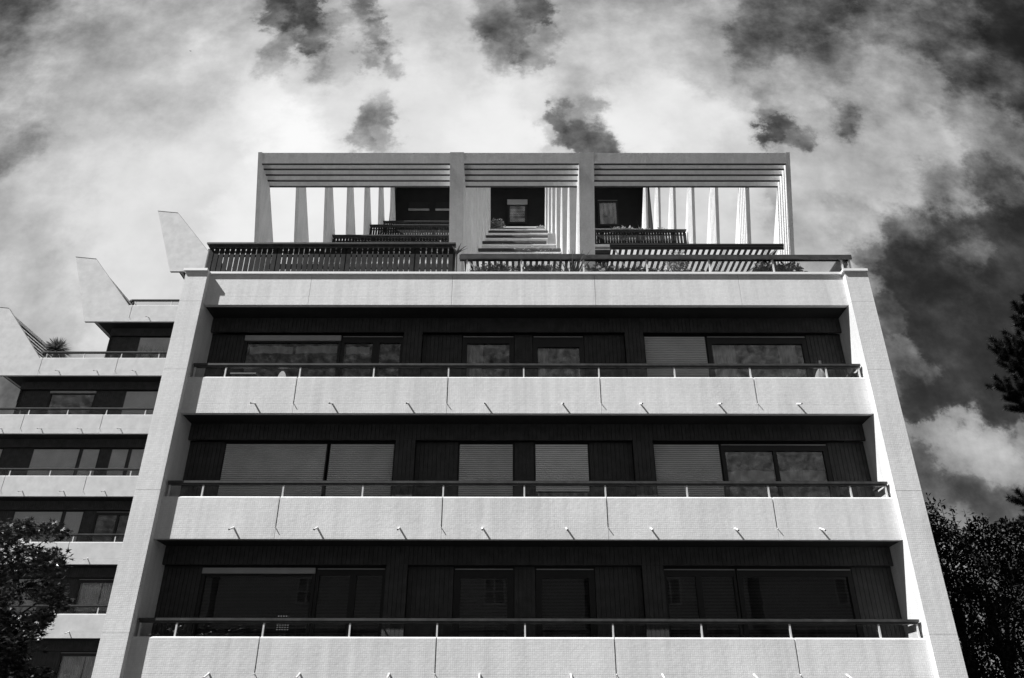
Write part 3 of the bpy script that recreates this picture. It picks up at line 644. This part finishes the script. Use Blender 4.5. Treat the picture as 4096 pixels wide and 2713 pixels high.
# right trees behind the block
def leafy(label, cents, n_leaf, yy, trunk, size=(.10, .17), m='leafdk', group=None, shoots=()):
    t = thing('broadleaf_tree', label, 'tree', group); P_ = []
    for x, z, r in cents:
        for dy in (0, .9):
            if yy == 25 and dy == 0: x, z = x * 25 / 24, z * 25 / 24
            y2 = yy + dy + rng.normal(0, .25); P_.append(blob_points((x * y2 / yy, y2, z * y2 / yy), r, int(n_leaf * r ** 1.8), (1, 1.4, .9), .5))
    S = []
    for (x, z, h) in shoots:
        lean = rng.uniform(-.12, .12)
        for j in range(int(h / .05)):
            tt = j * .05; P_.append(np.array([(x + lean * tt + rng.normal(0, .05 * (1.2 - tt / h)), yy + rng.normal(0, .06), z + tt)]))
    P_ = np.concatenate(P_); V, F = scatter(P_, rng.uniform(size[0], size[1], len(P_)), leaf_oval(), droop=-.5)
    arr_mesh('crown', V, F, m, t)
    mb = MB(); bx = trunk; mb.tube([(bx, yy + .6, GZ), (bx + .1, yy + .5, 1.5), (bx, yy + .5, 4.2)], [.2, .16, .06], 8)
    limbs(mb, (bx, yy + .5, 1.8), [(c[0], yy + .3, c[1]) for c in cents[:7]], .06)
    for (x, z, h) in shoots: mb.tube([(x, yy, z - .5), (x, yy, z + h)], [.014, .004], 4)
    mb.build('trunk', 'bark', t, smooth=True); return t
leafy('dark dense tree pressed against the right end wall of the block', [(12.78, 6.6, .32), (12.95, 6.25, .35), (13.35, 6.1, .28), (12.6, 5.9, .45), (13.2, 5.6, .5), (13.6, 5.75, .25), (12.7, 5.0, .8), (13.4, 4.8, .8), (12.8, 4.0, .9), (13.5, 3.6, .9), (12.9, 2.8, .9), (13.5, 2.2, 1.0), (13.0, 1.3, 1.0), (13.4, .4, 1.1), (12.4, 2.0, .8), (12.3, 3.4, .7), (12.2, .8, .9)], 900, 24, 13.2, m='leafdk', group='trees beyond the right end wall', shoots=[(12.70, 6.8, .75), (12.95, 6.7, .6), (13.3, 6.6, .5), (13.12, 6.7, .4), (13.6, 6.3, .5)])
leafy('dark tree with upright leafy shoots at the right edge below the pine', [(13.95, 5.95, .28), (14.3, 6.2, .33), (14.75, 5.95, .3), (15.1, 6.15, .35), (15.5, 6.05, .45), (15.9, 6.1, .5), (16.4, 6.2, .6), (16.2, 5.3, .9), (16.6, 4.2, 1.1), (16.4, 2.8, 1.2), (16.0, 1.2, 1.2), (14.0, 5.5, .4), (14.2, 5.4, .7), (14.9, 5.2, .8), (15.5, 5.0, .9), (14.2, 4.4, .9), (15.0, 4.1, 1.0), (14.3, 3.2, 1.0), (15.2, 2.9, 1.1), (14.3, 2.0, 1.0), (15.0, 1.3, 1.2), (14.3, .6, 1.1)], 850, 25, 14.8, m='leafdk', group='trees beyond the right end wall', shoots=[(13.85, 6.3, .7), (14.15, 6.4, .75), (14.55, 6.5, .55), (14.8, 6.4, .55), (15.1, 6.4, .5)])
# pine at the right edge
pine = thing('pine_tree', 'dark pine reaching its needled branches in from the right edge', 'tree')
NP, NF = [], []; mbp = MB()
def bough(pts, rad=.13, dens=1700):
    pts = [np.array(p, float) for p in pts]; mbp.tube([tuple(p) for p in pts], [.022] + [.012] * (len(pts) - 2) + [.004], 5)
    for a, b in zip(pts[:-1], pts[1:]):
        L_ = np.linalg.norm(b - a); n = int(L_ * dens); ax = (b - a) / L_
        t = rng.uniform(0, 1, n); base = a + (b - a) * t[:, None]
        d = rng.normal(size=(n, 3)); d -= (d @ ax)[:, None] * ax; d /= np.linalg.norm(d, axis=1)[:, None]; d = d * .8 + ax * .55; d /= np.linalg.norm(d, axis=1)[:, None]
        tip = base + d * rng.uniform(rad * .7, rad * 1.15, n)[:, None]; sd = np.cross(d, rng.normal(size=(n, 3))); sd /= np.linalg.norm(sd, axis=1)[:, None]; sd *= .0045
        NP.append(np.stack([base - sd, base + sd, tip], 1).reshape(-1, 3))
def spray(x0, z0, x1, z1, y=14.0, k=5, ln=.34, w=.105):
    a = np.array((x0, y, z0)); b = np.array((x1, y - .1, z1)); mid = (a + b) / 2 + np.array((0, 0, -.08)); bough([a, mid, b], w)
    k = int(k * 1.6)
    for i in range(k):
        t = .1 + .9 * i / k; p = a + (b - a) * t; s = 1 if i % 2 else -1
        dd = (b - a) / np.linalg.norm(b - a); q = p + dd * ln * .7 + np.array((0, rng.uniform(-.2, .2), s * ln * .45 + .12)); bough([p, (p + q) / 2 + np.array((0, 0, -.02)), q], w)
        q2 = p + dd * ln * .5 + np.array((0, -s * ln * .8, .1)); bough([p, q2], w)
for a in ((11.1, 7.0, 10.42, 8.15, 6, .3), (11.2, 7.3, 10.15, 7.72, 4, .2), (10.9, 6.9, 9.68, 7.22, 7, .30), (10.8, 6.75, 9.62, 7.0, 5, .22), (10.9, 6.5, 9.72, 6.72, 5, .25), (11.0, 6.35, 9.95, 6.62, 4, .22), (10.9, 5.95, 9.36, 6.34, 7, .28), (10.9, 5.85, 9.55, 5.88, 6, .25), (10.9, 5.9, 9.45, 6.1, 5, .2),
          (10.5, 6.1, 9.9, 6.42, 3, .2), (10.9, 7.5, 10.3, 8.0, 4, .22), (10.3, 3.75, 9.05, 4.08, 6, .22), (10.3, 3.6, 9.2, 3.7, 6, .25), (10.4, 3.2, 9.5, 3.4, 5, .25), (10.9, 6.9, 10.0, 7.4, 4, .25), (11.0, 5.7, 9.9, 5.62, 4, .2), (10.8, 7.2, 10.2, 7.1, 4, .25)): spray(a[0], a[1], a[2], a[3], k=a[4], ln=a[5])
V = np.concatenate(NP); F = np.arange(len(V)).reshape(-1, 3); nd = arr_mesh('crown', V, F, 'needle', pine)
mbp.tube([(11.9, 14.2, GZ), (11.8, 14.1, 4.0), (11.5, 14.0, 8.0), (11.3, 14.0, 10.5)], [.24, .18, .1, .03], 10)
for z in (3.4, 5.8, 6.6, 7.0, 7.4): mbp.tube([(11.7, 14.05, z), (10.6, 14.0, z + .1)], [.045, .02], 6)
mbp.build('trunk', 'bark', pine, smooth=True)

# ------------------------------------------------------------------ terrace plants
def pot(parent, x, y, z, r=.16, h=.3):
    if D0 < y < 18.0 and z > 10.4: MB().tube([(x, y, 10.66), (x, y, z + h)], [.02, .012], 6).build('stem', 'bark', parent); z = 10.36
    MB().tube([(x, y, z), (x, y, z + h)], [r * .75, r], 14).build('pot', 'pot', parent, smooth=False)
def bushy(name, label, x, y, zb, w, h, n, size=(.03, .06), m='herb', cat='plant', d=.3, group=None, flowers=0):
    t = thing(name, label, cat, group); r = .5
    k = max(1, int(w / max(h, .12))); P_ = []
    for i in range(k * 3):
        cx = x - w / 2 + w * (i + .5) / (k * 3) + rng.normal(0, .02); P_.append(blob_points((cx, y + rng.normal(0, .05), zb + h * rng.uniform(.35, .5)), 1, n // (k * 3), (w / (k * 2.2), d / 2, h * .5), .2))
    P_ = np.concatenate(P_); P_ = P_[P_[:, 2] > zb - .3]
    V, F = scatter(P_, rng.uniform(*size, len(P_)) * 1.45, leaf_oval()); arr_mesh('foliage', V, F, m, t)
    if flowers:
        Q = P_[rng.choice(len(P_), flowers)] + np.array((0, -.04, .03)); V, F = scatter(Q, rng.uniform(.03, .05, flowers), leaf_oval()); arr_mesh('blossom', V, F, 'flower', t)
    pot(t, x, y, zb - .42, min(.16, w / 3), .34)
    return t
def spiky(name, label, x, y, zb, n, L_, spread, w=.03, m='herbdk', cat='plant', bend=.25, up=.9, group=None, base_z=None):
    t = thing(name, label, cat, group); mb = MB()
    for i in range(n):
        az = rng.uniform(0, 2 * math.pi); ln = L_ * rng.uniform(.65, 1.08); sp = spread * rng.uniform(.15, 1)
        prev = Vector((x, y, zb)); dirv = Vector((math.cos(az) * sp, math.sin(az) * sp, up)).normalized(); sd = dirv.cross(Vector((0, 0, 1)) if abs(dirv.z) < .95 else Vector((1, 0, 0))).normalized(); q = []
        for j in range(5):
            ww = w * (1 - (j / 4) ** 1.5) + .001; q.append((prev - sd * ww / 2, prev + sd * ww / 2)); dirv = (dirv + Vector((0, 0, -bend * .3 * (j + 1) * sp))).normalized(); prev = prev + dirv * ln / 4
        b = len(mb.v)
        for a, c in q: mb.v += [tuple(a), tuple(c)]
        for j in range(4): mb.f.append((b + 2 * j, b + 2 * j + 1, b + 2 * j + 3, b + 2 * j + 2))
    mb.build('leaves', m, t); pot(t, x, y, (base_z if base_z is not None else zb - .3), .14, .28); return t
def gaura(name, label, x, y, zb, pts, m='flower', stem=True, r=.025, cat='plant'):
    t = thing(name, label, cat); mb = MB(); st = MB()
    for (px, pz) in pts:
        for _ in range(4):
            o = rng.normal(0, r * .7, 3); Q = np.array([(px + o[0], y + o[1], pz + o[2])]); V, F = scatter(Q, np.array([r * 1.5]), leaf_oval()); b = len(mb.v); mb.v += [tuple(v) for v in V]; mb.f += [tuple(int(i) + b for i in f) for f in F]
        st.tube([(x + (px - x) * .6, y, zb), (px - .01, y, (zb + pz) / 2), (px, y, pz)], [.005, .004, .002], 4)
    mb.build('blossom', m, t); st.build('stem', 'herbdk', t); pot(t, x, y, zb - .3); return t
ZT = 10.84
bushy('rosemary_bush', 'fine-leaved bushy plant behind the glass, nearest the slatted fence', -.62, 17.15, ZT - .02, .95, .46, 2600, (.03, .055))
bushy('rosemary_bush', 'fine-leaved rounded bush behind the second glass pane', .58, 17.15, ZT - .02, .85, .44, 2800, (.025, .05))
spiky('small_spiky_plant', 'small spiky rosette behind the glass between the two bushes', -.12, 17.1, ZT + .02, 18, .22, .9, .018, 'herb', up=.5)
spiky('flax_plant', 'tall sword-leaved flax whose dark tips rise above the handrail', 1.5, 17.2, ZT - .15, 34, 1.05, .75, .06, 'herbdk', up=1.0)
gaura('white_flowering_plant', 'small white blossoms on thin stems above the middle of the glass railing', .5, 17.15, ZT, [(.02, 11.80), (.12, 11.72), (.25, 11.79), (.33, 11.86), (.46, 11.86), (.38, 11.74), (.62, 11.80), (.69, 11.75), (.80, 11.74), (.92, 11.76), (1.0, 11.79), (.60, 11.66), (.72, 11.63), (.14, 11.64)], r=.022)
bushy('leafy_plant', 'broad-leaved plant behind the glass beside the tall flax', 2.75, 17.15, ZT, .9, .34, 330, (.08, .14), 'herbdk')
bushy('leafy_plant', 'large-leaved arching plant between the awning stripes, left of the hydrangea', 2.28, 17.1, ZT, .5, .36, 160, (.10, .17), 'herb')
bushy('hydrangea', 'hydrangea with round pale flower heads behind the glass', 3.45, 17.12, ZT, .62, .36, 700, (.04, .07), 'herbdk', flowers=260)
bushy('tall_shrub', 'sparse tall shrub rising in front of the awning', 4.26, 17.2, ZT, .42, 1.05, 900, (.035, .06), 'herb', d=.4)
bushy('low_plant', 'low tangled plant behind the glass right of the tall shrub', 4.85, 17.1, ZT, .9, .22, 420, (.04, .07), 'herbdk')
bushy('leafy_shrub', 'dense shrub behind the glass near the right end of the awning', 6.85, 17.15, ZT, .85, .46, 1300, (.06, .11), 'herbdk')
spiky('small_spiky_plant', 'tiny tuft of leaves just above the coping at the right', 7.45, 17.0, ZT - .03, 22, .14, 1.0, .02, 'herbdk', up=.6)
spiky('grassy_plant', 'grassy tuft showing over the left part of the slatted fence', -6.05, 17.3, 11.70, 40, .38, 1.1, .018, 'herbdk', up=.8)
spiky('grassy_plant', 'spiky fan of leaves over the slatted fence in front of the second pergola fin', -5.55, 17.3, 11.55, 26, .68, .9, .028, 'herb', up=.9)
bushy('flowering_plant', 'tangled pale flowering plant over the right end of the slatted fence', -1.95, 17.3, 11.72, .6, .30, 420, (.04, .08), 'herb', flowers=120)
spiky('fern', 'small fern poking past the right end of the slatted fence', -1.50, 16.95, 11.50, 9, .34, .9, .06, 'herbdk', up=.5)
bushy('leafy_shrub', 'shrub at the left end of the highest middle balustrade', -1.25, 43.4, 31.1, .75, 1.35, 900, (.08, .14), 'herb', d=.6)
bushy('pale_shrub', 'pale little bush at the right end of the highest middle balustrade', 1.8, 43.4, 31.1, .55, .55, 420, (.07, .12), 'herb', d=.5)
gaura('daisy_plant', 'cluster of white flowers on a middle terrace ledge', -1.3, 32.6, 22.45, [(-1.40, 22.93), (-1.3, 22.98), (-1.2, 22.95), (-1.12, 22.98), (-1.05, 22.95), (-1.25, 22.93)], r=.045)
bushy('leafy_shrub', 'low dark shrub on the right-hand fence, directly beside the brightest window', 5.55, 32.7, 23.3, .95, .50, 700, (.08, .13), 'herb', d=.4)
bushy('leafy_shrub', 'thin shrub in the middle of the right-hand fence top', 6.35, 32.7, 23.3, .9, .40, 420, (.07, .11), 'herb', d=.4)
spiky('bare_twigs', 'tall bare twigs against the last pergola fin', 6.45, 32.7, 23.3, 6, 1.35, .22, .014, 'herbdk', up=1.0, bend=.05)
bushy('leafy_shrub', 'small shrub toward the right end of the right-hand fence', 7.4, 32.7, 23.3, .5, .5, 260, (.07, .11), 'herb', d=.4)
spiky('grassy_plant', 'wispy grasses at the left end of the right-hand fence', 4.2, 32.7, 23.3, 40, .45, .8, .015, 'herb', up=.8)
palm = thing('spiky_palm', 'round spiky palm standing behind the railing of the left wing', 'plant'); mb = MB()
c0 = Vector((-22.2, 33.75, 17.28)); mb.tube([(c0.x, c0.y, 15.9), (c0.x, c0.y, 17.2)], [.08, .07], 8); mb.build('trunk', 'bark', palm); mb = MB()
for i in range(420):
    d = Vector(rng.normal(size=3)); d.normalize()
    if d.z < -.75: continue
    ln = .76 * rng.uniform(.75, 1.05); e = c0 + d * ln + Vector((0, 0, -.06)); sd = d.orthogonal().normalized() * .019; b = len(mb.v); m_ = c0 + d * ln * .5 + Vector((0, 0, .02))
    mb.v += [tuple(c0), tuple(m_ - sd), tuple(e), tuple(m_ + sd)]; mb.f.append((b, b + 1, b + 2, b + 3))
mb.build('crown', 'herbdk', palm)
for x, z, lab in ((-18.05, 16.75, 'leftmost tuft of tall grass behind the wing railing'), (-17.5, 16.75, 'middle tuft of tall grass in front of the wing shutter'), (-16.8, 16.75, 'tuft of tall grass next to the white side wall')):
    spiky('tall_grass', lab, x, 33.75, z, 90, .85, .8, .012, 'herbdk', up=.8, bend=.5)

# ------------------------------------------------------------------ things on the balconies
def rounded(name, label, cat, x0, x1, y, z0, ztop, m, th=.04):
    mb = MB(); n = 12; prof = [(x0, z0)] + [((x0 + x1) / 2 - (x1 - x0) / 2 * math.cos(math.pi * i / n), z0 + (ztop - z0) * math.sin(math.pi * i / n) ** .8) for i in range(1, n)] + [(x1, z0)]
    mb.prism(prof, y, y + th, lambda t, p, q: (p, t, q)); o = thing(name, label, cat); mb.build('backrest', m, o)
    for x in (x0 + .03, x1 - .03): MB().box(x - .015, x + .015, y + .005, y + .03, 7.15, z0 - .001).build('leg', m, o)
    MB().box(x0, x1, y + .045, y + .4, 7.56, 7.6).build('seat', m, o)
rounded('balcony_chair', 'grey rounded chair back just above the top balcony parapet at the left', 'chair', -5.76, -5.50, 17.15, 7.7, 8.21, 'post')
o = thing('balcony_table', 'pale table edge just above the top balcony parapet at the far left', 'table'); MB().box(-6.84, -6.22, 17.0, 17.38, 8.06, 8.095).build('table_top', 'cloth', o)
for x in (-6.78, -6.28): MB().box(x - .02, x + .02, 17.17, 17.21, 7.15, 8.059).build('leg', 'post', o)
def lump(name, label, cat, x, y, z, sx, sy, sz, m, fold=14, seed=1):
    r = np.random.default_rng(seed); mb = MB(); nu, nv = 28, 12
    for j in range(nv + 1):
        ph = math.pi / 2 * j / nv
        for i in range(nu):
            th = 2 * math.pi * i / nu; k = 1 + .13 * math.sin(th * fold / 2 + j * .3) * math.cos(ph) + .05 * math.sin(th * 3 + j)
            mb.v.append((x + sx * math.cos(th) * math.cos(ph) * k, y + sy * math.sin(th) * math.cos(ph) * k, z + sz * math.sin(ph) * (1 + .08 * math.sin(th * 5))))
    for j in range(nv):
        for i in range(nu): mb.f.append((j * nu + i, j * nu + (i + 1) % nu, (j + 1) * nu + (i + 1) % nu, (j + 1) * nu + i))
    return tag(mb.build(name, m, None, smooth=True), label, cat)
lump('draped_cloth', 'pale crumpled cloth bundled behind the glass at the right end of the top balcony', 'cloth', 7.40, 17.12, 7.80, .16, .10, .44, 'cloth', 16)
MBt = MB(); MBt.tube([(7.44, 17.16, 7.15), (7.46, 17.16, 8.5)], .035, 8); tag(MBt.build('dark_pole', 'rail'), 'thin dark pole standing behind the crumpled cloth and the glass', 'pole')
mb = MB()
for j in range(3): mb.box(7.97 + .01 * j, 8.24 - .01 * j, 16.93, 17.09, 7.875 + .065 * j, 7.935 + .065 * j)
tag(mb.build('folded_blanket', 'darkcloth'), 'dark folded blanket on the rail ledge at the far right of the top balcony', 'blanket')
# a square of pale patterned netting behind the lowest left railing
mb = MB()
for i in range(7):
    for j in range(5): mb.box(-4.98 + j * .055, -4.95 + j * .055, 17.30, 17.303, 2.28 + i * .045, 2.295 + i * .045)
tag(mb.build('window_netting', 'pot'), 'small patch of pale dotted netting behind the lowest railing at the left', 'netting')

# ------------------------------------------------------------------ birds
def bird(x, y, z, span, roll, label, s=1):
    o = thing('bird', label, 'bird', 'swifts in the sky'); mb = MB()
    mb.tube([(0, -.10, 0), (0, -.04, .0), (0, .04, .0), (0, .10, 0), (0, .2, 0)], [.005, .024, .028, .016, .004], 8)
    for sgn in (-1, 1):
        mb.poly([(sgn * .01, -.04, .012), (sgn * .09, -.05, .02), (sgn * .2, .06, .0), (sgn * .09, .01, .018), (sgn * .01, .03, .01)])
        mb.poly([(0, .18, 0), (sgn * .03, .25, 0), (0, .21, 0)])
    b = mb.build('body', 'bird', None); b.parent = o; o.location = (x, y, z); o.scale = (span,) * 3; o.rotation_euler = roll
bird(-46.7, 80, 89.3, 1.15, (1.2, .65, .2), 'dark swift flying in the bright cloud at the upper left')
bird(31.7, 80, 91.0, .9, (1.0, .8, .1), 'smaller dark swift flying in the grey cloud right of centre')
